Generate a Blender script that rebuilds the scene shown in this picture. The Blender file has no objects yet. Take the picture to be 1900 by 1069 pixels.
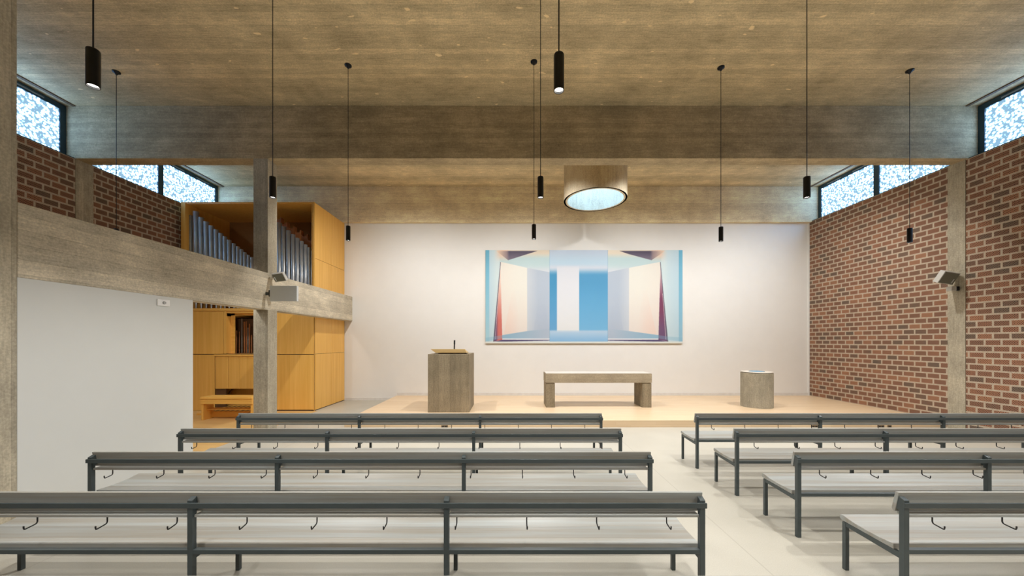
import bpy, math, random
import numpy as np
from mathutils import Vector
random.seed(7)
scene = bpy.context.scene
col = scene.collection
PI = math.pi
F = 670.0; CU = 947.0; CV = 634.0; H = 1.815      # focal length and vanishing point (1900 px frame), eye height

# ------------------------------------------------------------------ mesh builder
class MB:
    def __init__(s): s.v = []; s.f = []; s.sm = []
    def add(s, vs, fs, smooth=False):
        o = len(s.v); s.v += [tuple(p) for p in vs]
        for f in fs: s.f.append([i + o for i in f]); s.sm.append(smooth)
        return s
    def box(s, x0, x1, y0, y1, z0, z1):
        vs = [(x0,y0,z0),(x1,y0,z0),(x1,y1,z0),(x0,y1,z0),(x0,y0,z1),(x1,y0,z1),(x1,y1,z1),(x0,y1,z1)]
        return s.add(vs, [(0,3,2,1),(4,5,6,7),(0,1,5,4),(1,2,6,5),(2,3,7,6),(3,0,4,7)])
    def prism_x(s, x0, x1, pts):                   # polygon in (y,z) pushed along x
        n = len(pts)
        vs = [(x0,y,z) for y,z in pts] + [(x1,y,z) for y,z in pts]
        fs = [tuple(range(n-1,-1,-1)), tuple(range(n,2*n))] + [(i,(i+1)%n,n+(i+1)%n,n+i) for i in range(n)]
        return s.add(vs, fs)
    def lathe(s, cx, cy, prof, n=32, smooth=True): # prof: (radius, z) from bottom to top
        vs = []; fs = []
        for r, z in prof:
            for k in range(n):
                a = 2*PI*k/n; vs.append((cx+r*math.cos(a), cy+r*math.sin(a), z))
        for j in range(len(prof)-1):
            for k in range(n):
                a = j*n+k; b = j*n+(k+1)%n
                fs.append((a,b,b+n,a+n))
        s.add(vs, fs, smooth)
        return s
    def cyl(s, cx, cy, r0, r1, z0, z1, n=24):
        s.lathe(cx, cy, [(r0,z0),(r1,z1)], n)
        a = [(cx+r0*math.cos(2*PI*k/n), cy+r0*math.sin(2*PI*k/n), z0) for k in range(n)]
        b = [(cx+r1*math.cos(2*PI*k/n), cy+r1*math.sin(2*PI*k/n), z1) for k in range(n)]
        s.add(a, [tuple(range(n-1,-1,-1))]); s.add(b, [tuple(range(n))])
        return s
    def tube(s, pts, r, n=8):
        pts = [Vector(p) for p in pts]; vs = []; fs = []
        for i, p in enumerate(pts):
            d = (pts[min(i+1,len(pts)-1)] - pts[max(i-1,0)]).normalized()
            ref = Vector((1,0,0)) if abs(d.x) < .9 else Vector((0,1,0))
            a = d.cross(ref).normalized(); b = d.cross(a).normalized()
            for k in range(n):
                t = 2*PI*k/n; vs.append(p + a*r*math.cos(t) + b*r*math.sin(t))
        for i in range(len(pts)-1):
            for k in range(n):
                q = i*n+k; w = i*n+(k+1)%n; fs.append((q,w,w+n,q+n))
        s.add(vs, fs, True)
        m = len(pts)-1
        s.add(vs[:n], [tuple(range(n))]); s.add(vs[m*n:], [tuple(range(n-1,-1,-1))])
        return s
    def rot(s, M):
        s.v = [tuple(M @ Vector(p)) for p in s.v]; return s
    def build(s, name, m, parent=None, bevel=0, segs=2):
        me = bpy.data.meshes.new(name); me.from_pydata(s.v, [], s.f)
        me.polygons.foreach_set('use_smooth', s.sm); me.validate(); me.update()
        import bmesh
        bm = bmesh.new(); bm.from_mesh(me)
        bmesh.ops.recalc_face_normals(bm, faces=bm.faces[:]); bm.to_mesh(me); bm.free()
        o = bpy.data.objects.new(name, me); col.objects.link(o)
        for q in (m if isinstance(m, (list, tuple)) else [m]): me.materials.append(q)
        if parent: o.parent = parent
        if bevel:
            b = o.modifiers.new('bevel', 'BEVEL'); b.width = bevel; b.segments = segs; b.limit_method = 'ANGLE'
        return o

def tag(o, label=None, cat=None, group=None, kind=None):
    if label: o['label'] = label
    if cat: o['category'] = cat
    if group: o['group'] = group
    if kind: o['kind'] = kind
    return o
def empty(name, loc, label, cat, group=None, kind=None):
    o = bpy.data.objects.new(name, None); col.objects.link(o); o.location = loc; o.empty_display_size = .1
    return tag(o, label, cat, group, kind)
def struct(name, mb, m, parent=None, label=None, cat=None, bevel=0):
    o = mb.build(name, m, parent, bevel)
    if parent is None: tag(o, label, cat, None, 'structure')
    return o
def copy_tree(o, parent=None):
    c = o.copy(); col.objects.link(c); c.parent = parent
    for ch in [q for q in scene.objects if q.parent == o]: copy_tree(ch, c)
    return c

# ------------------------------------------------------------------ materials
class NT:
    def __init__(s, name):
        s.m = bpy.data.materials.new(name); s.m.use_nodes = True; s.t = s.m.node_tree
        s.b = s.t.nodes['Principled BSDF']; s.out = s.t.nodes['Material Output']
    def n(s, typ, **kw):
        q = s.t.nodes.new(typ)
        for k, v in kw.items(): setattr(q, k, v)
        return q
    def l(s, a, b): s.t.links.new(a, b)
    def put(s, sock, v):
        if hasattr(v, 'is_linked'): s.l(v, sock)
        else: sock.default_value = v
    def math(s, op, a, b=0.0, c=None):
        q = s.n('ShaderNodeMath', operation=op); s.put(q.inputs[0], a); s.put(q.inputs[1], b)
        if c is not None: s.put(q.inputs[2], c)
        return q.outputs[0]
    def mix(s, fac, a, b, mode='MIX'):
        q = s.n('ShaderNodeMix', data_type='RGBA', blend_type=mode)
        s.put(q.inputs[0], fac); s.put(q.inputs[6], a); s.put(q.inputs[7], b); return q.outputs[2]
    def obj(s): return s.n('ShaderNodeTexCoord').outputs['Object']
    def xyz(s, v):
        q = s.n('ShaderNodeSeparateXYZ'); s.l(v, q.inputs[0]); return q.outputs
    def comb(s, x, y, z=0.0):
        q = s.n('ShaderNodeCombineXYZ'); s.put(q.inputs[0], x); s.put(q.inputs[1], y); s.put(q.inputs[2], z); return q.outputs[0]
    def mapping(s, v, scale, loc=(0,0,0)):
        q = s.n('ShaderNodeMapping'); s.l(v, q.inputs[0]); q.inputs['Scale'].default_value = scale; q.inputs['Location'].default_value = loc
        return q.outputs[0]
    def noise(s, v, scale, detail=4, rough=.55):
        q = s.n('ShaderNodeTexNoise'); s.l(v, q.inputs['Vector']); q.inputs['Scale'].default_value = scale
        q.inputs['Detail'].default_value = detail; q.inputs['Roughness'].default_value = rough; return q.outputs[0]
    def ramp(s, fac, stops):
        q = s.n('ShaderNodeValToRGB'); s.put(q.inputs[0], fac); e = q.color_ramp.elements
        while len(e) < len(stops): e.new(.5)
        for k, (p, c) in enumerate(stops): e[k].position = p; e[k].color = (*c, 1)
        return q.outputs[0]
    def sstep(s, v, a, b):
        q = s.n('ShaderNodeMapRange', interpolation_type='SMOOTHSTEP'); s.put(q.inputs[0], v)
        q.inputs[1].default_value = a; q.inputs[2].default_value = b; return q.outputs[0]
    def bump(s, h, strength, dist):
        q = s.n('ShaderNodeBump'); s.put(q.inputs['Height'], h); q.inputs['Strength'].default_value = strength
        q.inputs['Distance'].default_value = dist; s.l(q.outputs[0], s.b.inputs['Normal'])
    def color(s, c): s.put(s.b.inputs['Base Color'], c if hasattr(c, 'is_linked') else (*c, 1))
    def set(s, rough=.5, metal=0, spec=None):
        s.b.inputs['Roughness'].default_value = rough; s.b.inputs['Metallic'].default_value = metal
        if spec is not None: s.b.inputs['Specular IOR Level'].default_value = spec
        return s.m

def plain(name, c, rough=.5, metal=0, spec=None, mottle=.06, scale=9):
    t = NT(name); v = t.noise(t.obj(), scale, 4)
    a = tuple(q*(1-mottle) for q in c); b = tuple(min(1, q*(1+mottle)) for q in c)
    t.color(t.ramp(v, [(.3, a), (.7, b)]))
    return t.set(rough, metal, spec)
def srgb(r, g, b): return tuple((q/255/12.92 if q/255 <= .04045 else ((q/255+.055)/1.055)**2.4) for q in (r, g, b))

def concrete(name, base, along, board=.1, specks=False, contrast=1.0):
    t = NT(name); v = t.obj(); X = t.xyz(v); i = 'XYZ'.index(along)
    sc = [10., 10., 10.]; sc[i] = 2.0
    streak = t.noise(t.mapping(v, tuple(sc)), 1.0, 6, .62)
    sc2 = [60., 60., 60.]; sc2[i] = 5.
    fine = t.noise(t.mapping(v, tuple(sc2)), 1.0, 3, .6)
    oth = [k for k in range(3) if k != i]
    u = t.math('DIVIDE', t.math('ADD', X[oth[0]], X[oth[1]]), board)
    wn = t.n('ShaderNodeTexWhiteNoise', noise_dimensions='1D'); t.l(t.math('FLOOR', u), wn.inputs['W'])
    fr = t.math('FRACT', u)
    seam = t.math('SUBTRACT', 1.0, t.sstep(t.math('MINIMUM', fr, t.math('SUBTRACT', 1.0, fr)), 0.0, .05))
    blotch = t.noise(v, 1.6, 7, .68)
    grit = t.noise(v, 42, 3, .7)
    pits = t.sstep(t.noise(v, 21, 2, .5), .73, .79)
    val = t.math('MULTIPLY_ADD', streak, (.36)*contrast, .62-.18*contrast+.0)
    val = t.math('MULTIPLY_ADD', t.math('SUBTRACT', wn.outputs[0], .5), .17*contrast, val)
    val = t.math('MULTIPLY_ADD', t.math('SUBTRACT', blotch, .5), .85*contrast, val)
    val = t.math('MULTIPLY_ADD', t.math('SUBTRACT', fine, .5), .5*contrast, val)
    val = t.math('MULTIPLY_ADD', t.math('SUBTRACT', grit, .5), .7, val)
    val = t.math('MULTIPLY_ADD', seam, -.08, val)
    val = t.math('MULTIPLY_ADD', pits, -.25, val)
    if specks:
        s3 = [3.2, 3.2, 3.2]; s3[i] = 1.5
        sp = t.sstep(t.noise(t.mapping(v, tuple(s3)), 3.0, 1, .4), .735, .78)
        val = t.math('MULTIPLY_ADD', sp, .45, val)
    k = lambda f: tuple(min(1, q*f) for q in base)
    t.color(t.ramp(val, [(.12, k(.38)), (.62, k(1.0)), (1.0, k(1.62))]))
    t.bump(t.math('ADD', t.math('MULTIPLY_ADD', seam, -.6, streak), t.math('MULTIPLY', fine, .5)), .35, .012)
    return t.set(.85, 0, .25)

CB = (.40, .345, .26)
M = {}
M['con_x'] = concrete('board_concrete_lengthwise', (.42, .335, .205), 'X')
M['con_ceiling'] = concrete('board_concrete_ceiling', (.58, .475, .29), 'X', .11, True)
M['con_back_lit'] = concrete('board_concrete_back_beam_lit', (.72, .595, .39), 'X')  # beam concrete lightened, carries bounce light from the platform in its colour
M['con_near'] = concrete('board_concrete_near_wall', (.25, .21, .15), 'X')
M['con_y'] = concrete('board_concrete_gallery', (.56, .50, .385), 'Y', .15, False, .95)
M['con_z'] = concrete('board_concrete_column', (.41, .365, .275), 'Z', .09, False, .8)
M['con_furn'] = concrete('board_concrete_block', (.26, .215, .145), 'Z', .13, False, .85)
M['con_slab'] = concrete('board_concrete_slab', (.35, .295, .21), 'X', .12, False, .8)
M['con_ring_lit'] = concrete('board_concrete_ring_lit', (.80, .69, .50), 'Z', .05, False, .7)  # paler than the other concrete, bounce light on the tube worked into the colour
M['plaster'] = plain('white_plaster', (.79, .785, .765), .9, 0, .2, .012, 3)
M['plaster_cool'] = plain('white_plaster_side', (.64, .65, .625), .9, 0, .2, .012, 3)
M['base_strip'] = plain('grey_skirting', (.68, .665, .64), .7)
M['steel'] = plain('dark_green_grey_steel', (.050, .064, .066), .42, 0, .5, .08)
M['black'] = plain('black_lacquer', (.007, .009, .013), .38, 0, .4, .05)
M['hook'] = plain('black_wire', (.015, .015, .016), .4)
M['frame'] = plain('window_metal_blue_flare', (.016, .048, .072), .4, 0, .5, .05)  # blue of the daylight flare mixed into the metal colour
M['vent'] = plain('pale_vent_metal', (.25, .30, .33), .4)
M['dark_wood'] = plain('dark_interior_wood', (.11, .05, .018), .6)
M['mid_wood'] = plain('brown_interior_wood', (.34, .18, .065), .6)
M['grey_metal'] = plain('pale_grey_enamel', (.64, .67, .68), .5, 0, .4, .02)
M['speaker'] = plain('light_grey_plastic', (.58, .57, .53), .5, 0, .4, .02)
M['grille'] = plain('grey_green_grille', (.19, .19, .15), .6, 0, .3, .05, 60)
M['white_plastic'] = plain('white_plastic', (.80, .79, .77), .4)
M['grey_dot'] = plain('grey_plastic', (.35, .35, .34), .4)
M['outlet'] = plain('brown_outlet_metal', (.16, .11, .06), .4, .3)
M['batten'] = plain('brown_ceiling_batten', (.13, .085, .05), .7)
M['stone_top'] = plain('pale_stone_top', (.66, .61, .53), .45, 0, .5, .07, 6)
M['blue_glass'] = plain('blue_glaze', (.16, .33, .48), .1)
M['steel_bowl'] = plain('polished_bowl_metal', (.55, .58, .60), .22, 1)
M['canvas_edge'] = plain('canvas_edge', (.62, .52, .38), .8)

def wood(name, c0, c1, along, rough=.45, scale=(14, .5), spec=.4):
    t = NT(name); v = t.obj(); i = 'XYZ'.index(along)
    oi = t.n('ShaderNodeObjectInfo'); off = t.n('ShaderNodeVectorMath', operation='ADD'); t.l(v, off.inputs[0])
    t.l(t.comb(t.math('MULTIPLY', oi.outputs['Random'], 7.0), t.math('MULTIPLY', oi.outputs['Random'], 3.0), t.math('MULTIPLY', oi.outputs['Random'], 5.0)), off.inputs[1])
    v = off.outputs[0]
    sc = [scale[0]]*3; sc[i] = scale[1]
    a = t.noise(t.mapping(v, tuple(sc)), 1.0, 5, .55)
    sc2 = [scale[0]*6]*3; sc2[i] = scale[1]*3
    b = t.noise(t.mapping(v, tuple(sc2)), 1.0, 3, .6)
    val = t.math('MULTIPLY_ADD', b, .35, t.math('MULTIPLY', a, .8))
    t.color(t.ramp(val, [(.38, c1), (.72, c0)]))
    t.bump(b, .08, .004)
    return t.set(rough, 0, spec)
M['veneer'] = wood('oak_veneer', (.86, .505, .13), (.76, .41, .08), 'Z', .42)
M['veneer_x'] = wood('oak_veneer_lying', (.86, .505, .13), (.76, .41, .08), 'X', .42)
M['red_wood'] = wood('reddish_pipe_wood', (.42, .16, .05), (.30, .10, .03), 'Z', .5)
M['pew'] = wood('grey_stained_pine', (.335, .355, .345), (.27, .24, .19), 'X', .40, (16, .5))
M['book_wood'] = wood('pale_oak_board', (.74, .53, .25), (.66, .45, .18), 'X', .4)

# organ pipe metal
t = NT('organ_pipe_metal'); t.color(t.ramp(t.noise(t.obj(), 5, 3), [(.3, (.40, .41, .41)), (.7, (.48, .49, .49))])); M['pipe'] = t.set(.40, .7)
t = NT('small_pipe_metal'); t.color(t.ramp(t.noise(t.obj(), 5, 3), [(.3, (.36, .33, .28)), (.7, (.48, .45, .4))])); M['small_pipe'] = t.set(.4, .6)

# terrazzo floor
t = NT('cream_terrazzo_floor'); v = t.obj(); X = t.xyz(v)
c = t.ramp(t.math('MULTIPLY_ADD', t.noise(v, 120, 3, .7), .55, t.math('MULTIPLY', t.noise(v, .9, 4), .45)), [(.3, (.385, .365, .305)), (.7, (.51, .485, .415))])
dx = t.math('ABSOLUTE', t.math('SUBTRACT', t.math('FRACT', t.math('DIVIDE', t.math('ADD', X[0], 3.87+2.955+5.91*3), 5.91)), .5))
dy = t.math('ABSOLUTE', t.math('SUBTRACT', t.math('FRACT', t.math('DIVIDE', t.math('ADD', X[1], 20.6), 5.91)), .5))
line = t.math('MAXIMUM', t.math('LESS_THAN', dx, .0010), t.math('LESS_THAN', dy, .0010))
t.color(t.mix(t.math('MULTIPLY', line, .45), c, (.30, .27, .22, 1)))
M['floor'] = t.set(.38, 0, .35)

# beech strip parquet
def parquet(name, c0, c1):
    t = NT(name); v = t.obj(); X = t.xyz(v)
    b = t.n('ShaderNodeTexBrick'); b.offset = .37; b.offset_frequency = 2
    t.l(t.comb(X[0], t.math('ADD', X[1], X[2])), b.inputs['Vector'])
    b.inputs['Color1'].default_value = (0,0,0,1); b.inputs['Color2'].default_value = (1,1,1,1); b.inputs['Mortar'].default_value = (.1,.1,.1,1)
    b.inputs['Scale'].default_value = 1; b.inputs['Brick Width'].default_value = .85; b.inputs['Row Height'].default_value = .07
    b.inputs['Mortar Size'].default_value = .0012; b.inputs['Mortar Smooth'].default_value = .3
    g = t.noise(t.mapping(v, (1.2, 30, 30)), 1.0, 4)
    val = t.math('MULTIPLY_ADD', g, .45, t.math('MULTIPLY', b.outputs['Color'], .55))
    c = t.ramp(val, [(.1, c1), (.85, c0)])
    t.color(t.mix(t.math('MULTIPLY', b.outputs['Fac'], .35), c, tuple(q*.5 for q in c1)+(1,)))
    return t.set(.36, 0, .4)
M['parquet'] = parquet('beech_strip_parquet', (.75, .575, .38), (.67, .49, .305))
M['parquet_aisle'] = parquet('oak_strip_parquet', (.68, .44, .18), (.58, .36, .13))

# perforated brick
def brick(name, sign):
    t = NT(name); v = t.obj(); X = t.xyz(v)
    u = t.math('MULTIPLY', t.math('SUBTRACT', 11.167, X[1]), 1.0)
    w = t.math('ADD', t.math('MULTIPLY', t.math('ABSOLUTE', t.math('ADD', X[0], -sign)), 0.0), t.math('SUBTRACT', X[2], 5.507))
    uv = t.comb(u, w)
    def bt(mort):
        b = t.n('ShaderNodeTexBrick'); b.offset = .5; t.l(uv, b.inputs['Vector'])
        b.inputs['Color1'].default_value = (0,0,0,1); b.inputs['Color2'].default_value = (1,1,1,1); b.inputs['Mortar'].default_value = (.5,.5,.5,1)
        b.inputs['Scale'].default_value = 1; b.inputs['Brick Width'].default_value = .2433; b.inputs['Row Height'].default_value = .1217
        b.inputs['Mortar Size'].default_value = mort; b.inputs['Mortar Smooth'].default_value = .15
        return b
    b = bt(.0165); b2 = bt(.022)
    tone = t.ramp(t.math('MULTIPLY_ADD', t.noise(v, 9, 3), .3, t.math('MULTIPLY', b.outputs['Color'], .7)),
                  [(.10, (.16, .13, .10)), (.3, (.24, .135, .09)), (.65, (.30, .15, .095)), (.92, (.42, .21, .12))])
    k = 2*PI/.034
    lat = t.math('MULTIPLY', t.math('COSINE', t.math('MULTIPLY', u, k)), t.math('COSINE', t.math('MULTIPLY', w, k)))
    hole = t.math('MULTIPLY', t.sstep(lat, .22, .5), t.math('SUBTRACT', 1.0, b2.outputs['Fac']))
    mort = t.ramp(t.noise(v, 30, 4), [(.3, (.385, .315, .235)), (.7, (.53, .44, .34))])
    c = t.mix(hole, tone, (.028, .016, .011, 1)); c = t.mix(b.outputs['Fac'], c, mort)
    t.color(c)
    t.bump(t.math('MULTIPLY_ADD', hole, -1.0, t.math('MULTIPLY', b.outputs['Fac'], -.4)), .5, .01)
    return t.set(.85, 0, .2)
M['brick'] = brick('perforated_brick', 9.233)

# window panes: patterned glass lit from outside (bright blobs between blue gaps)
def pane(name, e):
    t = NT(name); v = t.obj(); X = t.xyz(v)
    vo = t.n('ShaderNodeTexVoronoi', feature='F1'); vo.inputs['Scale'].default_value = 22; vo.inputs['Randomness'].default_value = .9
    t.l(t.comb(X[1], X[2]), vo.inputs['Vector'])
    c = t.ramp(t.math('MULTIPLY_ADD', t.noise(v, 9, 3), .07, t.math('MULTIPLY', vo.outputs['Distance'], .8)),
               [(.25, (.30, .55, 1.0)), (.39, (.075, .14, .23)), (.53, (.018, .032, .045))])
    t.color((.02, .03, .04)); t.l(c, t.b.inputs['Emission Color']); t.b.inputs['Emission Strength'].default_value = e
    return t.set(.15)
M['pane'] = pane('patterned_daylit_glass', 15.0)
t = NT('skylight_daylight'); t.color((.1, .1, .1)); t.b.inputs['Emission Color'].default_value = (.25, .49, 1.0, 1); t.b.inputs['Emission Strength'].default_value = 9.0; M['sky'] = t.set(.4)
t = NT('lamp_lens'); t.color((.5, .5, .5)); t.b.inputs['Emission Color'].default_value = (1, .93, .82, 1); t.b.inputs['Emission Strength'].default_value = 6.0; M['lens'] = t.set(.4)

# ------------------------------------------------------------------ the room
CZ = 6.57; BZ = 5.507; XR = 9.233; XL = -8.785; WR = 9.42; WL = -8.95; YB = 11.167; YN = -4.0
struct('floor', MB().box(XL-.3, XR+.3, YN-.2, YB+.3, -.2, 0), M['floor'])
struct('wall_back', MB().box(XL-.3, XR+.3, YB, YB+.25, 0, BZ), M['plaster'])
struct('wall_near', MB().box(XL-.3, XR+.3, YN-.25, YN, 0, CZ), M['con_near'])
struct('wall_right', MB().box(XR, XR+.3, YN, YB, 0, BZ), M['brick'])
struct('wall_left', MB().box(XL-.3, XL, YN, YB, 0, BZ), M['brick'])
struct('baseboard_back', MB().box(-3.5, XR-.02, YB-.015, YB, .149, .235).box(-5.13, -3.54, YB-.015, YB, 0, .086), M['base_strip'])
struct('trim_1', MB().box(XR-.035, XR-.001, YB-.03, YB-.001, .15, BZ-.03), M['plaster'])
# ceiling with a round opening for the skylight
SX, SY, SR, SI = 2.18, 9.3, .795, .705
cb = MB()
cb.box(WL-.3, WR+.3, YN-.25, 7.4, CZ, CZ+.25)
n = 64; x0, x1, y0, y1 = WL-.3, WR+.3, 7.4, YB+.4
ring = []; outer = []
for k in range(n):
    a = 2*PI*k/n; c, s_ = math.cos(a), math.sin(a)
    ring.append((SX+SR*c, SY+SR*s_))
    ts = []
    if c > 1e-9: ts.append((x1-SX)/c)
    if c < -1e-9: ts.append((x0-SX)/c)
    if s_ > 1e-9: ts.append((y1-SY)/s_)
    if s_ < -1e-9: ts.append((y0-SY)/s_)
    q = min(ts); outer.append((SX+q*c, SY+q*s_))
vs = [(x,y,CZ) for x,y in ring] + [(x,y,CZ) for x,y in outer] + [(x,y,CZ+.25) for x,y in ring] + [(x,y,CZ+.25) for x,y in outer]
fs = []
for k in range(n):
    j = (k+1) % n
    fs += [(k,j,n+j,n+k), (2*n+k,2*n+j,3*n+j,3*n+k), (k,j,2*n+j,2*n+k)]
cb.add(vs, fs)
for (px, py) in ((x0,y0),(x1,y0),(x1,y1),(x0,y1)):        # corner triangles between the radial points
    a = math.atan2(py-SY, px-SX); k = int(math.floor((a % (2*PI))/(2*PI)*n)); j = (k+1) % n
    for z in (CZ, CZ+.25): cb.add([(*outer[k],z), (px,py,z), (*outer[j],z)], [(0,1,2)])
struct('ceiling', cb, M['con_ceiling'])
# beams
struct('ceiling_beam', MB().box(WL-.3, WR+.3, 7.275, 7.565, BZ, CZ), M['con_x'], label='board-marked concrete beam crossing the hall above the organ column', cat='beam', bevel=.008)
struct('ceiling_beam', MB().box(WL-.3, WR+.3, 3.29, 3.578, BZ, CZ), M['con_x'], label='concrete ceiling beam nearest the viewer', cat='beam')
struct('ceiling_beam', MB().box(WL-.3, WR+.3, 11.05, YB+.4, 5.476, CZ), M['con_back_lit'], label='concrete beam above the white back wall', cat='beam', bevel=.006)
# columns and the gallery beam
GX = -4.886
struct('concrete_column', MB().box(GX-.294, GX, 7.275, 7.565, 0, BZ), M['con_z'], label='square concrete column standing in front of the organ', cat='column', bevel=.008)
struct('concrete_column', MB().box(GX-.294, GX, 3.29, 3.578, 0, BZ), M['con_z'], label='concrete column at the left edge of the photo', cat='column', bevel=.006)
struct('concrete_column', MB().box(XR-.012, XR+.3, 7.32, 7.615, 0, BZ), M['con_z'], label='concrete pilaster in the right brick wall carrying the speaker', cat='column')
struct('concrete_column', MB().box(XL-.3, XL+.012, 7.29, 7.60, 0, BZ), M['con_z'], label='concrete pilaster in the left brick wall above the gallery beam', cat='column')
struct('gallery_beam', MB().box(GX-.244, GX+.001, 3.578, YB, 2.453, 3.20), M['con_y'], label='deep concrete beam running from left column to back wall', cat='beam', bevel=.008)
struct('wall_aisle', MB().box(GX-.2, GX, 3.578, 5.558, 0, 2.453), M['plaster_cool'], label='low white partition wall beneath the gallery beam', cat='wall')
# altar platform and aisle floor
struct('altar_platform', MB().box(-3.52, XR, 7.65, YB, 0, .149), M['parquet'], label='low beech parquet platform below the back wall', cat='platform', bevel=.004)
struct('aisle_floor', MB().box(XL, GX-.15, 5.6, 9.44, 0, .006), M['parquet_aisle'], label='oak strip floor in front of the organ', cat='floor')
# ceiling battens beside the windows
i = 2
for x in (9.20, -8.79):
    for (a, b) in ((3.58, 7.275), (7.565, 11.05)):
        struct('trim_%d' % i, MB().box(x-.03, x+.03, a, b, CZ-.02, CZ), M['batten']); i += 1

# clerestory windows
def window(num, side, ya, yb, mull):
    x = WR if side > 0 else WL
    lo = 5.507; hi = CZ-.02
    w = MB(); d = .06
    bx = lambda a, b, c, e: w.box(min(x, x+side*d), max(x, x+side*d), a, b, c, e)
    bx(ya, ya+.10, lo, hi); bx(yb-.10, yb, lo, hi); bx(ya+.10, yb-.10, hi-.10, hi); bx(ya+.10, yb-.10, lo, lo+.07)
    for m in mull: bx(m-.07, m+.07, lo+.07, hi-.10)
    f = struct('window_%d' % num, w, M['frame'])
    edges = [ya+.10] + [q for m in mull for q in (m-.07, m+.07)] + [yb-.10]
    for k in range(0, len(edges), 2):
        MB().box(x+side*.03-.006, x+side*.03+.006, edges[k], edges[k+1], lo+.07, hi-.10).build('pane', M['pane'], f)
        L = edges[k+1]-edges[k]
        for q in (.22, .72):
            a = edges[k]+L*q-.22
            MB().box(min(x, x-side*.012), max(x, x-side*.012), a, a+.44, hi-.07, hi-.045).build('vent', M['vent'], f)
    xs = XR if side > 0 else XL
    MB().box(min(xs-side*.006, x+side*d), max(xs-side*.006, x+side*d), ya, yb, lo-.002, lo+.012).build('window_sill', M['frame'], f)
    MB().box(min(x+side*.06, x+side*.09), max(x+side*.06, x+side*.09), ya-.05, yb+.05, lo, hi).build('outer_panel', M['frame'], f)
window(1, 1, 3.578, 7.275, [5.42])
window(2, 1, 7.565, 11.05, [9.30])
window(3, -1, 3.578, 7.275, [5.42])
window(4, -1, 7.565, 11.05, [9.25])
struct('trim_6', MB().box(WR, WR+.3, YN, 3.29, BZ, CZ).box(WL-.3, WL, YN, 3.29, BZ, CZ), M['con_x'])

# skylight tube
sk = empty('skylight', (0,0,0), 'round board-marked concrete skylight tube hanging above the altar', 'skylight', kind='structure')
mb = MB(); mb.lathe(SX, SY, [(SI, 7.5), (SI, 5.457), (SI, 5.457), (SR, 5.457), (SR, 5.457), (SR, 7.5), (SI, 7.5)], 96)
mb.build('skylight_ring', M['con_ring_lit'], sk)
MB().cyl(SX, SY, SR, SR, 7.5, 7.53, 64).build('skylight_dome', M['sky'], sk)

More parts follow.
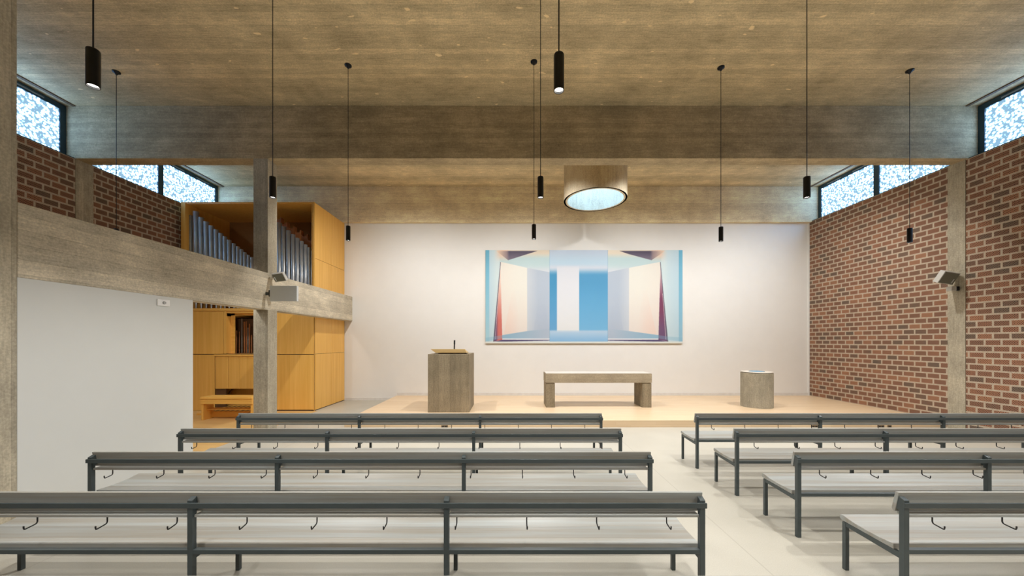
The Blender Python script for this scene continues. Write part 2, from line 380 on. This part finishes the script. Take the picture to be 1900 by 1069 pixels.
# ------------------------------------------------------------------ painting
def paint_colors(A, B):
    Hh, W = A.shape; C = np.zeros((Hh, W, 3))
    def col3(*c): return np.array(c, float)
    def lerp(c0, c1, t): t = np.clip(t, 0, 1)[..., None]; return col3(*c0)*(1-t) + col3(*c1)*t
    def ss(t): t = np.clip(t, 0, 1); return t*t*(3-2*t)
    def inside(P):
        r = np.zeros(A.shape, bool); n = len(P)
        for i in range(n):
            (xa, ya), (xb, yb) = P[i], P[(i+1) % n]
            cond = ((ya > B) != (yb > B)); r ^= cond & (A < (xb-xa)*(B-ya)/((yb-ya) if yb != ya else 1e-9)+xa)
        return r
    def half(a, right):
        K = np.zeros((Hh, W, 3))
        K[:] = lerp((186,211,224), (206,222,226), (a-7)/14)                                   # pale outer zone
        m = a < 7; K[m] = lerp((104,176,206), (170,208,222) if not right else (150,192,214), B/165)[m]
        # ceiling of the painted room
        K2 = lerp((226,214,196), (188,211,215), (B-6)/9); K2 = K2*(1-ss((B-22)/16)[..., None]) + lerp((188,211,215), (208,214,222), (B-22)/16)*ss((B-22)/16)[..., None]
        m = a > 26; K[m] = K2[m]
        w = ss((a-14)/16)[..., None]*ss((24-B)/18)[..., None]*.9
        K = np.where((a < 42)[..., None], K*(1-w) + col3(232,200,178)*w, K)
        return K
    left = A < 182
    a = np.where(left, A, np.interp(364-A, [0,7,27,44,99,138.2,182], [0,7,14.5,30.5,77,119,163]))
    C = np.where(left[..., None], half(a, False), half(a, True))
    real = A; A0 = A
    A = a
    def fill(P, c, alpha=1.0):
        nonlocal C
        m = inside(P); al = np.broadcast_to(np.asarray(alpha, float), A.shape)*m
        C = C*(1-al[..., None]) + np.broadcast_to(c, C.shape)*al[..., None]
    fill([(40,1.5),(96,1.5),(41.5,18.7)], lerp((78,70,92), (120,110,128), (B-2)/16), ss((A-37)/8)*.5+.5)
    fill([(20,1.5),(42,1.5),(42,18.7)], lerp((236,206,180), (110,96,112), (A-22)/22), .85)
    # grey-blue wall
    fill([(77,32.7),(119,41),(119,147),(77,150)], lerp((200,207,216), (180,192,208), (A-77)/20) * 1.0)
    fill([(88,150),(104,60),(119,150)], col3(172,184,204), .3*ss((B-60)/90))
    # floor
    fill([(28,157),(77,149.5),(119,145),(119,166),(31,166)], lerp((146,182,206), (174,188,206), (A-40)/70))
    # white leaf
    K = lerp((230,228,219), (230,214,208), (B-70)/90); K = K*.6 + lerp((230,220,212), (229,228,221), (A-30)/30)*.4
    fill([(27.5,21.5),(77,32.7),(77,149.5),(31,157)], K)
    fill([(34,156),(52,60),(66,151)], col3(234,206,194), .5*ss((B-60)/90)*ss((66-A)/22))
    # coloured wedge
    wl = lerp((232,208,194), (206,116,108), (B-55)/75); wl = lerp((0,0,0), (0,0,0), B*0) + wl
    red = wl*(1-ss((24.5-A)/6)[..., None]) + col3(108,78,116)*ss((24.5-A)/6)[..., None]
    mar = lerp((214,190,190), (124,66,96), (B-40)/50); mar = mar*(1-ss((B-105)/50)[..., None]*.7) + col3(108,92,128)*ss((B-105)/50)[..., None]*.7
    wc = np.where(left[..., None], red, mar)
    fill([(27.5,22),(31,165.5),(15,169)], wc)
    fill([(27.3,22),(28.4,22),(16.4,169),(14.2,169)], col3(104,100,118))
    fill([(23.5,80),(24.1,80),(18.4,165),(17.6,165)], col3(226,214,214), .8)
    # bottom lines
    fill([(31,163.5),(119,163.5),(119,165.3),(31,165.3)], col3(240,240,242))
    fill([(15,169.5),(31,165.5),(119,165.6),(119,167)], col3(88,80,118))
    fill([(0,162),(31,157),(31,163),(0,169)], col3(126,178,206), .35)
    A = real
    # centre field
    m = (A > 118.5) & (A < 225.8)
    g = np.zeros_like(C)
    g[:] = lerp((190,203,222), (184,208,226), B/20)
    t1 = ss((B-24)/10); g = g*(1-t1[..., None]) + col3(206,212,224)*t1[..., None]
    t2 = ss((B-31)/16); blue = lerp((82,152,196), (120,182,222), (B-60)/90); blue = np.where((A < 140)[..., None], lerp((70,146,190), (106,166,212), (B-60)/90), blue)
    g = g*(1-t2[..., None]) + blue*t2[..., None]
    fl = ss((B-146)/5); g = g*(1-fl[..., None]) + lerp((186,208,228), (142,188,226), (B-148)/18)*fl[..., None]
    wc = ss((A-131.4)/1.2)*ss((173.6-A)/1.2)*ss((B-27)/7)*ss((152-B)/5)
    g = g*(1-wc[..., None]) + lerp((214,217,226), (226,228,230), (B-40)/100)*wc[..., None]
    C = np.where(m[..., None], g, C)
    for e in (118.5, 225.8):
        w = np.clip(1-np.abs(A-e)/.5, 0, 1)*.55; C = C*(1-w[..., None]) + col3(96,150,190)*w[..., None]
    w = ss((B-168.5)/.8); C = C*(1-w[..., None]) + col3(222,226,222)*w[..., None]
    return C
px0, px1, pz0, pz1 = (901-CU)/60, (1265-CU)/60, H-(637-CV)/60, H-(465-CV)/60
NX, NZ = 546, 258
gx = np.linspace(0, 364, NX); gz = np.linspace(0, 172, NZ)
AA, BB = np.meshgrid(gx, gz)
S = 0
for da in (-.222, 0, .222):
    for db in (-.222, 0, .222): S = S+paint_colors(np.clip(AA+da, .01, 363.99), np.clip(BB+db, .01, 171.99))/(255.0*9)
L = np.where(S <= .04045, S/12.92, ((S+.055)/1.055)**2.4)
L = L*.95
pt = empty('painting', (px0, YB, pz0), 'wide abstract painting in pale blue and white on the back wall', 'painting')
me = bpy.data.meshes.new('canvas')
vv = np.stack([AA/364*(px1-px0), np.full(AA.shape, -.052), (172-BB)/172*(pz1-pz0)], -1).reshape(-1, 3)
idx = np.arange(NX*NZ).reshape(NZ, NX)
ff = np.stack([idx[1:, :-1], idx[1:, 1:], idx[:-1, 1:], idx[:-1, :-1]], -1).reshape(-1, 4)
me.from_pydata(vv.tolist(), [], ff.tolist())
ca = me.color_attributes.new('pigment', 'FLOAT_COLOR', 'POINT')
ca.data.foreach_set('color', np.concatenate([L.reshape(-1, 3), np.ones((NX*NZ, 1))], 1).astype(np.float32).ravel())
t = NT('painted_canvas'); at = t.n('ShaderNodeAttribute', attribute_name='pigment')
t.color(t.mix(.12, at.outputs['Color'], t.ramp(t.noise(t.obj(), 3, 4), [(.3, (.75,.78,.82)), (.7, (.9,.9,.88))]), 'MULTIPLY')); M['paint'] = t.set(.55, 0, .3)
me.materials.append(M['paint']); o = bpy.data.objects.new('canvas', me); col.objects.link(o); o.parent = pt
MB().box(0, px1-px0, -.051, 0, 0, pz1-pz0).build('stretcher_frame', M['canvas_edge'], pt)

# ------------------------------------------------------------------ altar, lectern, font
PZ = .149
al = empty('altar', (.893, 9.11, PZ), 'concrete altar table with pale stone top on the platform', 'altar')
W = 2.68; D = .63
MB().box(0, W, 0, D, .625, .855).build('slab', M['con_slab'], al, .006)
MB().box(.012, W-.012, .012, D-.012, .855, .869).build('stone_top', M['stone_top'], al, .003)
MB().box(.008, .232, .01, D-.01, 0, .612).box(.02, .22, .03, D-.03, .612, .625).build('leg', M['con_furn'], al, .004)
MB().box(W-.24, W-.008, .01, D-.01, 0, .612).box(W-.22, W-.02, .03, D-.03, .612, .625).build('leg', M['con_furn'], al, .004)

le = empty('lectern', (-1.942, 8.49, PZ), 'block-shaped concrete lectern with wooden book board and microphone', 'lectern')
MB().box(0, .975, 0, .55, 0, 1.372).box(.0, .14, .55, 1.1, 0, 1.372).box(.835, .975, .55, 1.1, 0, 1.372).box(.14, .835, .55, 1.02, 0, .16).build('body', M['con_furn'], le, .006)
# sloping book board, its high edge towards the pews and splayed ends
bb = MB()
pts_lo = [(.17,.066,1.400),(.90,.066,1.400),(.90,.50,1.377),(.17,.50,1.377)]
pts_hi = [(.045,.06,1.490),(.865,.06,1.490),(.90,.52,1.400),(.10,.52,1.400)]
bb.add(pts_lo+pts_hi, [(0,1,2,3),(4,5,6,7),(0,1,5,4),(1,2,6,5),(2,3,7,6),(3,0,4,7)])
bb.build('book_board', M['book_wood'], le, .003)
MB().box(.20, .87, .18, .46, 1.372, 1.384).build('board_foot', M['dark_wood'], le)
mic = MB().tube([(.560,.40,1.40),(.562,.39,1.52),(.566,.385,1.60)], .016, 12).tube([(.566,.385,1.60),(.570,.380,1.70)], .019, 12)
mic.build('microphone', M['black'], le)

FX, FY, FR = 6.33, 9.28, .357
fo = empty('baptismal_font', (FX, FY, PZ), 'round concrete baptismal font near the right brick wall', 'font')
MB().lathe(0, 0, [(0,0),(FR,0),(FR,0),(FR,.87),(FR,.87),(FR-.05,.885),(0,.885)], 64).build('drum', M['con_furn'], fo)
MB().lathe(0, 0, [(FR-.012,.885),(FR-.012,.900),(FR-.012,.900),(.17,.900),(.12,.888),(0,.886)], 64).build('stone_rim', M['stone_top'], fo)
MB().lathe(0, 0, [(0,.893),(.12,.895),(.165,.912),(.172,.912),(.172,.90)], 48).build('bowl', M['blue_glass'], fo)

# ------------------------------------------------------------------ pews
def make_pew(x_left, bays, bay, hooks, hook_from):
    root = empty('pew', (x_left, 0, 0), 'x', 'pew')
    Wd = bays*bay+.035
    mb = MB().prism_x(0, Wd, [(.070,.376),(.46,.384),(.474,.392),(.480,.408),(.474,.424),(.460,.430),(.430,.426),(.36,.414),(.26,.408),(.16,.409),(.070,.415)])
    mb.build('seat', M['pew'], root, .004)
    MB().prism_x(0, Wd, [(.060,.645),(.078,.648),(.083,.662),(.058,.783),(.034,.783)]).build('backrest', M['pew'], root, .003)
    MB().box(-.006, Wd+.006, -.012, 0, .694, .729).build('back_rail', M['steel'], root, .0015)
    MB().box(.035, Wd-.035, .002, .034, .380, .408).build('seat_rail', M['steel'], root)
    MB().box(.03, Wd-.03, .430, .452, .350, .378).build('seat_rail', M['steel'], root)
    for k in range(bays+1):
        x = k*bay
        MB().add([(x,0,0),(x+.035,0,0),(x+.035,.035,0),(x,.035,0),(x,0,.742),(x+.035,0,.742),(x+.035,.035,.758),(x,.035,.758)],
                 [(0,3,2,1),(4,5,6,7),(0,1,5,4),(1,2,6,5),(2,3,7,6),(3,0,4,7)]).build('rear_leg', M['steel'], root, .002)
        MB().prism_x(x+.004, x+.031, [(.035,.66),(.056,.665),(.040,.755),(.035,.757)]).build('back_bracket', M['steel'], root)
        MB().box(x, x+.030, .427, .457, 0, .378).build('front_leg', M['steel'], root, .002)
        MB().add([(x+.002,.035,.335),(x+.028,.035,.335),(x+.028,.427,.350),(x+.002,.427,.350),(x+.002,.035,.374),(x+.028,.035,.374),(x+.028,.427,.382),(x+.002,.427,.382)],
                 [(0,3,2,1),(4,5,6,7),(0,1,5,4),(1,2,6,5),(2,3,7,6),(3,0,4,7)]).build('seat_bearer', M['steel'], root)
    for k in range(bays):
        MB().box(k*bay+.035, (k+1)*bay, .014, .082, .622, .640).build('book_ledge', M['pew'], root, .002)
    for k in range(hooks):
        x = hook_from + .479*k
        p = [(x,.040,.626),(x,.040,.583),(x,.036,.573),(x,.028,.569),(x,-.020,.562),(x,-.027,.563),(x,-.030,.570),(x,-.031,.585)]
        MB().tube(p, .0042, 8).build('coat_hook', M['hook'], root)
    return root
SP = .908
YP = [5.152, 4.244, 3.338, 2.4345, 1.535]
protoL = make_pew(-3.91, 3, 1.73, 11, .19)
protoR = make_pew(2.656, 3, 1.76, 11, .235)
nth = ['front row pew of the left block, nearest the wooden platform',
       'left block pew, second row back from the platform',
       'left block pew, third row back from the platform',
       'left block pew, fourth row back from the platform',
       'pew at the bottom photo edge, only its top edge showing']
nthR = ['front row pew of the right block, below the baptismal font',
        'right block pew, second row back from the platform',
        'right block pew, third row back from the platform',
        'right block pew in the bottom right corner']
for k in range(5):
    o = protoL if k == 0 else copy_tree(protoL)
    o.location = (-3.91, YP[k], 0); tag(o, 'grey wood and steel ' + nth[k], 'pew', 'pews in the left block')
for k in range(4):
    o = protoR if k == 0 else copy_tree(protoR)
    o.location = (2.656, YP[k], 0); tag(o, 'grey wood and steel ' + nthR[k], 'pew', 'pews in the right block')

# ------------------------------------------------------------------ pendant lamps
def make_lamp():
    r = empty('pendant_lamp', (0,0,0), 'x', 'lamp')
    MB().lathe(0, 0, [(.0,CZ-.055),(.016,CZ-.055),(.020,CZ-.04),(.055,CZ-.018),(.058,CZ),(0,CZ)], 24).build('canopy', M['black'], r)
    MB().cyl(0, 0, .0045, .0045, 3.79, CZ-.05, 8).build('cable', M['black'], r)
    MB().lathe(0, 0, [(.0,3.575),(.031,3.575),(.031,3.575),(.031,3.552),(.031,3.552),(.036,3.552),(.036,3.552),(.036,3.797),(.036,3.797),(.033,3.803),(0,3.803)], 32).build('lamp_body', M['black'], r)
    MB().cyl(0, 0, .0305, .0305, 3.566, 3.574, 24).build('lens', M['lens'], r)
    return r
lamp = make_lamp()
LAMPS = [(-6.94, 6.36, 'black pendant hanging before the left brick wall, its tube half hidden by the gallery beam'),
         (-2.79, 6.21, 'black pendant hanging just right of the organ case, over the white wall'),
         (.40, 6.13, 'small black pendant hanging in front of the painting, left of the skylight'),
         (3.65, 6.26, 'black pendant hanging right of the painting, over the white wall'),
         (7.0, 6.33, 'black pendant hanging before the right brick wall'),
         (-2.87, 4.36, 'black pendant hanging in front of the organ column'),
         (.364, 4.36, 'black pendant hanging beside the concrete skylight tube'),
         (3.58, 4.36, 'black pendant hanging at the right end of the back beam, by the clerestory window'),
         (-2.842, 2.46, 'large near black pendant at the upper left of the photo, beside the left window'),
         (.336, 2.50, 'large near black pendant glowing at the top centre of the photo')]
for k, (x, y, lb) in enumerate(LAMPS):
    o = lamp if k == 0 else copy_tree(lamp)
    o.location = (x, y, 0); tag(o, lb, 'lamp', 'cylinder pendant lamps')

# ------------------------------------------------------------------ organ
YF = 9.45
def ox(u): return (u-CU)*YF/F
def oz(v): return H-(v-CV)*YF/F
OL, OR, OT, OM = -8.62, -5.14, 5.47, 2.685
org = empty('pipe_organ', ((OL+OR)/2, YF, 0), 'tall oak pipe organ with metal pipes behind the concrete column', 'organ')
org_parts = []
def part(name, mb, m, parent=None, bevel=0):
    p = parent or org
    mb.v = [(a-org.location.x, b-org.location.y, c-org.location.z) for a, b, c in mb.v]
    return mb.build(name, m, p, bevel)
# lower case: carcass around niche and knee hole
nx0, nx1 = ox(420), ox(506); nz0, nz1 = oz(656.5), oz(581)
kx0, kx1, kz = ox(399), ox(508), oz(722)
c = MB()
c.box(OL, nx0, YF+.02, YB-.02, OM-.20, OM)             # top deck pieces
c.box(nx0, OR, YF+.02, YB-.02, nz1, OM)
c.box(nx0-.03, nx0, YF+.02, YF+.17, nz0, nz1)          # niche jamb
c.box(OL, OL+.05, YF+.06, YB-.02, 0, OM-.2)
part('lower_case', c, M['veneer'])
part('seam_shade_backing', MB().box(OL, nx0-.03, YF+.02, YF+.06, .0, OM-.20), M['dark_wood'])  # dark sheets behind the doors supply the shade of the shallow seams
part('seam_shade_backing', MB().box(nx1, OR, YF+.02, YF+.06, .0, nz1), M['dark_wood'])
part('seam_shade_backing', MB().box(nx0, nx1, YF+.02, YF+.06, kz, nz0), M['dark_wood'])
part('seam_shade_backing', MB().box(OR-.05, OR, YF+.06, YB-.02, 0, OT-.06), M['dark_wood'])
part('niche_back', MB().box(OL+.06, OR-.06, 10.0, 10.03, 0, 2.45), M['dark_wood'])
part('niche_floor', MB().box(nx0-.03, nx1+.03, YF+.06, 10.0, nz0-.03, nz0).box(nx0, nx0+.10, YF+.165, YF+.18, nz0, nz1).box(nx0, nx1, YF+.165, YF+.18, nz1-.05, nz1), M['veneer_x'])
pl = lambda a, b, v0, v1: MB().box(ox(a), ox(b), YF, YF+.018, oz(v1), oz(v0))
part('case_door', pl(333, 414.3, 578.5, 656.8), M['veneer'], None, .002)
part('case_door', pl(333, 398, 658.2, 762), M['veneer'], None, .002)
part('frame_stile', MB().box(ox(415), nx0, YF-.004, YF+.02, nz0, oz(577.5)), M['veneer'], None, .002)
part('deck_rail', MB().box(OL, nx1, YF-.012, YF+.03, OM-.065, OM), M['veneer_x'], None, .003)
part('niche_rail', MB().box(ox(421), nx1, YF-.002, YF+.02, oz(581.2), oz(579.3)), M['veneer_x'])
part('console_top', MB().box(ox(398), ox(507), YF-.03, YF+.018, oz(661.3), oz(657.6)), M['veneer_x'], None, .003)
for a, b in ((399.5, 423.3), (423.9, 444), (444.2, 507)):
    part('console_door', pl(a, b, 661.6, 721.5), M['veneer'], None, .002)
part('knee_panel', MB().box(kx0, kx1, YF+.33, YF+.35, 0, kz).box(kx0-.02, kx0, YF+.02, YF+.33, 0, kz), M['veneer'])
part('swell_pedal', MB().tube([(ox(414), YF+.2, .42), (ox(421), YF+.2, .56)], .022, 8), M['dark_wood'])
part('case_door', pl(513.5, 582, 578, 657), M['veneer'], None, .002)
part('case_door', pl(513.5, 582, 658.3, 760.5), M['veneer'], None, .002)
part('frame_stile', MB().box(ox(582.6), OR+.002, YF-.002, YF+.02, 0, OM), M['veneer'], None, .002)
# side panels of both storeys (two columns, four rows of doors)
ys = [YF+.03, 10.34, YB-.012]
for z0, z1 in ((.02, 1.484), (1.492, 2.75), (2.758, 4.002), (4.010, OT-.01)):
    for k in range(2):
        part('side_door', MB().box(OR, OR+.016, ys[k]+.004, ys[k+1]-.004, z0, z1), M['veneer'], None, .002)
# pedal keys
part('pedal_rail', MB().box(ox(401), ox(500), 8.86, 8.90, .0, .05), M['veneer_x'])
part('pedal_rail', MB().box(ox(401), ox(500), 9.62, 9.66, 0, .12), M['veneer_x'])
for k in range(22):
    x = -7.55 + k*.062
    part('pedal_key', MB().box(x, x+.026, 8.84, 9.62, .06, .105), M['veneer'] if k % 2 else M['dark_wood'])
# upper case, open to the front
c = MB()
c.box(OL, OL+.105, YF+.02, YB-.02, OM, OT).box(OL+.105, OR-.03, YF+.02, YB-.02, OT-.04, OT).box(OR-.075, OR-.052, YF+.03, YB-.02, OM, OT-.04)
part('upper_case', c, M['veneer'])
part('case_edge', MB().box(OL-.002, OR+.016, YF, YF+.03, OT-.018, OT+.002).box(OR-.022, OR+.016, YF, YF+.03, OM, OT-.018).box(OL-.002, OL+.108, YF, YF+.03, OM, OT-.018), M['veneer'], None, .002)
part('back_panel', MB().box(OL+.1, OR-.03, 10.95, 10.98, OM, OT-.04).box(ox(455), ox(458), 10.3, 10.95, OM, 4.9), M['mid_wood'])
# front pipes
def upipe(u, vtop, wpx, name='organ_pipe'):
    Y = YF+.16; x = (u-CU)*Y/F; zt = H-(vtop-CV)*Y/F; r = wpx*.2244*Y/F/2; zb = OM
    mb = MB(); body = zb+.52
    mb.lathe(x, Y, [(.016, zb), (r, body), (r, zt), (r, zt), (r*.88, zt), (r*.88, zt), (r*.86, zt-.25)], 24)
    mb.add([(x+r*.87*math.cos(2*PI*k/16), Y+r*.87*math.sin(2*PI*k/16), zt-.2) for k in range(16)], [tuple(range(16))])
    pi = part(name, mb, M['pipe'])
    mo = MB(); a0, a1 = -PI*.72, -PI*.28
    for z in (body+.02,):
        vs = [(x+(r+.002)*math.cos(a0+(a1-a0)*q/6), Y+(r+.002)*math.sin(a0+(a1-a0)*q/6), zz) for zz in (z, z+.03) for q in range(7)]
        mo.add(vs, [(q, q+1, q+8, q+7) for q in range(6)])
    mo.v = [(p[0]-org.location.x, p[1]-org.location.y, p[2]) for p in mo.v]
    mo.build('pipe_mouth', M['dark_wood'], pi)
S_ = .2244
left = [(152,535,29),(195,503,40),(238,553,40),(280,588,39),(322,622,38),(362,653,36),(400,683,34),(434,710,33),(469,738,32),(508,767,30),(540,793,27),(570,815,27),(598,840,25),(627,862,24),(655,880,23)]
right = [(842,535,36),(884,597,38),(920,628,35),(960,660,34),(998,692,33),(1034,722,32),(1068,748,31),(1100,777,30),(1132,800,29),(1158,828,24)]
for cx, cy, w in left + right: upipe(320+cx*S_, 280+cy*S_, w)
# wooden pipes behind the right-hand pipes
for cx, cy in ((885,565),(935,605),(990,637),(1048,672),(1103,704),(1152,738)):
    Y = YF+.45; u = 320+cx*S_; v = 280+cy*S_; x = (u-CU)*Y/F; zt = H-(v-CV)*Y/F
    wp = part('wooden_pipe', MB().box(x-.085, x+.085, Y-.07, Y+.07, OM, zt-.03).box(x-.085, x-.06, Y-.07, Y+.07, zt-.03, zt).box(x+.06, x+.085, Y-.07, Y+.07, zt-.03, zt+.03), M['red_wood'])
# small pipes in the niche
for cx, cy, w in ((678,600,14),(732,605,16),(772,620,12),(812,420,14),(850,470,22),(880,460,16),(905,560,12),(928,500,16),(958,670,14)):
    Y = YF+.32; u = 350+cx/8.22; v = 540+cy/8.22; x = (u-CU)*Y/F; zt = H-(v-CV)*Y/F; r = w/8.22*Y/F/2
    mb = MB().lathe(x, Y, [(.006, nz0), (.010, nz0+.09), (.010, nz0+.09), (r*.7, nz0+.13), (r, zt), (0, zt)], 12)
    part('niche_pipe', mb, M['red_wood'] if cx not in (812, 905) else M['small_pipe'])

# organ bench
ob = empty('organ_bench', (-7.11, 8.27, .006), 'oak bench in front of the organ keyboard', 'bench')
BW = 1.185
MB().box(0, BW, 0, .34, .49, .538).build('seat', M['veneer_x'], ob, .004)
MB().box(.0, BW, .012, .034, .375, .49).build('apron', M['veneer_x'], ob, .002)
MB().box(0, .05, .034, .33, 0, .49).build('side_panel', M['veneer'], ob, .003)
MB().box(BW-.05, BW, .034, .33, 0, .49).build('side_panel', M['veneer'], ob, .003)
MB().box(.05, BW-.05, .26, .30, .03, .16).box(.05, BW-.05, .12, .30, .22, .245).build('stretcher', M['veneer_x'], ob, .002)

# ------------------------------------------------------------------ wall devices
from mathutils import Matrix
def speaker(name, loc, mir, label, sz=1.0):
    r = empty(name, loc, label, 'speaker')
    R = Matrix.Rotation(math.radians(27 if mir < 0 else 35), 3, 'X') @ Matrix.Rotation(-mir*math.radians(8), 3, 'Y')
    w, h, d = .17*sz, .125*sz, .10*sz
    MB().box(-w, w, -d/2, d/2, -h, h).rot(R).build('housing', M['speaker'], r, .008)
    g = MB().box(-w+.015, w-.015, -d/2-.008, -d/2, -h+.015, h-.015).rot(R).build('grille', M['grille'], r, .003)
    MB().box(w-.075 if mir < 0 else -w+.035, w-.055 if mir < 0 else -w+.055, -d/2-.012, -d/2-.008, -h+.03, -h+.12).rot(R).build('badge_strip', M['grey_metal'], g)
    MB().tube([(0,0,.0), (mir*-.24*sz, .05, .02)], .02, 10).build('mount_arm', M['grey_dot'], r)
    return r
SPR = speaker('loudspeaker', (8.985, 7.44, H+(634-515)*7.44/F), -1, 'light grey tilted loudspeaker high on the right wall pilaster')
SPL = speaker('loudspeaker', (-4.70, 7.36, H+(634-514)*7.36/F), 1, 'light grey tilted loudspeaker where gallery beam meets the column', .72)
cam_ = empty('security_camera', (9.13, 7.45, H+(634-536)*7.45/F), 'small camera on the right pilaster below the loudspeaker', 'camera')
MB().box(-.085, .02, -.05, .05, -.045, .045).build('housing', M['speaker'], cam_, .01)
MB().box(.02, .075, -.055, .045, -.045, .045).build('rear_cap', M['black'], cam_, .006)
MB().cyl(0, 0, .022, .022, -.052, -.03, 16).rot(Matrix.Rotation(PI/2, 3, 'X')).build('lens', M['black'], cam_)
MB().tube([(.04,.0,0),(.095,.0,0)], .015, 10).build('mount_arm', M['grey_dot'], cam_)
gp = empty('grey_panel', (-4.51, 7.2, H+(634-545)*7.2/F), 'plain light grey rectangular box mounted on the beam below the loudspeaker', 'panel box')
MB().box(-.268, .268, -.03, .03, -.153, .153).build('casing', M['grey_metal'], gp, .004)
MB().box(-.30, -.268, -.02, .02, -.06, .07).build('hinge', M['black'], gp, .003)
MB().box(-.374, -.29, .0, .02, -.03, .03).build('mount_arm', M['steel'], gp)
sd = empty('wall_sensor', (GX, 5.075, H+(634-562)*5.075/F), 'small white sensor box on the low white partition wall', 'sensor')
MB().box(0, .018, -.09, .09, -.045, .045).build('plate', M['white_plastic'], sd, .004)
MB().cyl(0, 0, .022, .018, .018, .034, 20).rot(Matrix.Rotation(PI/2, 3, 'Y')).build('sensor_eye', M['grey_dot'], sd)
for u, lb in ((825, 'brown power outlet in the platform riser below the lectern'), (1511, 'brown double outlet in the platform riser, leftmost behind the right front pew'), (1634, 'brown double outlet in the platform riser, directly left of a single outlet'), (1650, 'small single brown outlet at the right end of the riser outlets')):
    x = (u-CU)*7.65/F; w = .06 if u < 1640 else .035
    e = empty('floor_outlet', (x, 7.65, H-(791-CV)*7.65/F-.0), lb, 'outlet', 'outlets in the platform riser')
    MB().box(-w*1.15, w*1.15, -.012, 0, -.022, .022).build('cover', M['outlet'], e, .003)
    for s in ((-1, 1) if u < 1640 else (0,)):
        MB().box(s*w*.5-.015, s*w*.5+.015, -.015, -.012, -.012, .012).build('socket', M['black'], e)

# ------------------------------------------------------------------ lights
WARM = (1.0, .975, .945)
def spot(loc, target, energy, size, blend=.5, soft=.05, c=WARM):
    d = bpy.data.lights.new('lamp_light', 'SPOT'); d.energy = energy; d.spot_size = math.radians(size); d.spot_blend = blend
    d.shadow_soft_size = soft; d.color = c
    o = bpy.data.objects.new('lamp_light', d); col.objects.link(o); o.location = loc
    o.rotation_euler = (Vector(target)-Vector(loc)).to_track_quat('-Z', 'Y').to_euler()
    return o
PE = 172
for x, y, lb in LAMPS: spot((x, y, 3.545), (x, y, 0), PE, 150, 1.0, .008)
for x, y in ((3.6, 2.48), (7.0, 2.48), (7.0, 4.36)):
    spot((x, y, 3.545), (x, y, 0), PE, 150, 1.0, .008)
for y in (.6, -1.3):
    for x in (-2.85, .35, 3.6, 7.0): spot((x, y, 3.545), (x, y, 0), PE, 150, 1.0, .008)
spot((-5.55, 6.3, 3.1), (-7.0, YF, 1.5), 85, 125, .9, .08)      # unseen fill spot added behind the gallery beam to brighten the organ
# unseen wall washers, assumed behind the main beam and added to light the chancel
for x in (-2.9, .4, 3.7, 7.0): spot((x, 7.75, 5.9), (x+.1, 9.9, .8), 520, 142, 1.0, .05, (1, .975, .945))
w = bpy.data.worlds.new('room_air'); scene.world = w; w.use_nodes = True
w.node_tree.nodes['Background'].inputs[0].default_value = (.75, .85, 1, 1); w.node_tree.nodes['Background'].inputs[1].default_value = .3

# ------------------------------------------------------------------ camera
cd = bpy.data.cameras.new('camera'); co = bpy.data.objects.new('camera', cd); col.objects.link(co)
co.location = (0, 0, H); co.rotation_euler = (PI/2, 0, 0)
cd.sensor_fit = 'HORIZONTAL'; cd.sensor_width = 36; cd.lens = F/1900*36
cd.shift_x = (950-CU)/1900; cd.shift_y = (CV-534.5)/1900
cd.clip_start = .05; cd.clip_end = 100
scene.camera = co
scene.view_settings.view_transform = 'Standard'; scene.view_settings.look = 'None'
scene.view_settings.gamma = 1; scene.view_settings.use_curve_mapping = False
scene.view_settings.exposure = 0.12
scene.cycles.use_denoising = True
scene.cycles.max_bounces = 10; scene.cycles.diffuse_bounces = 6
scene.cycles.sample_clamp_indirect = 6
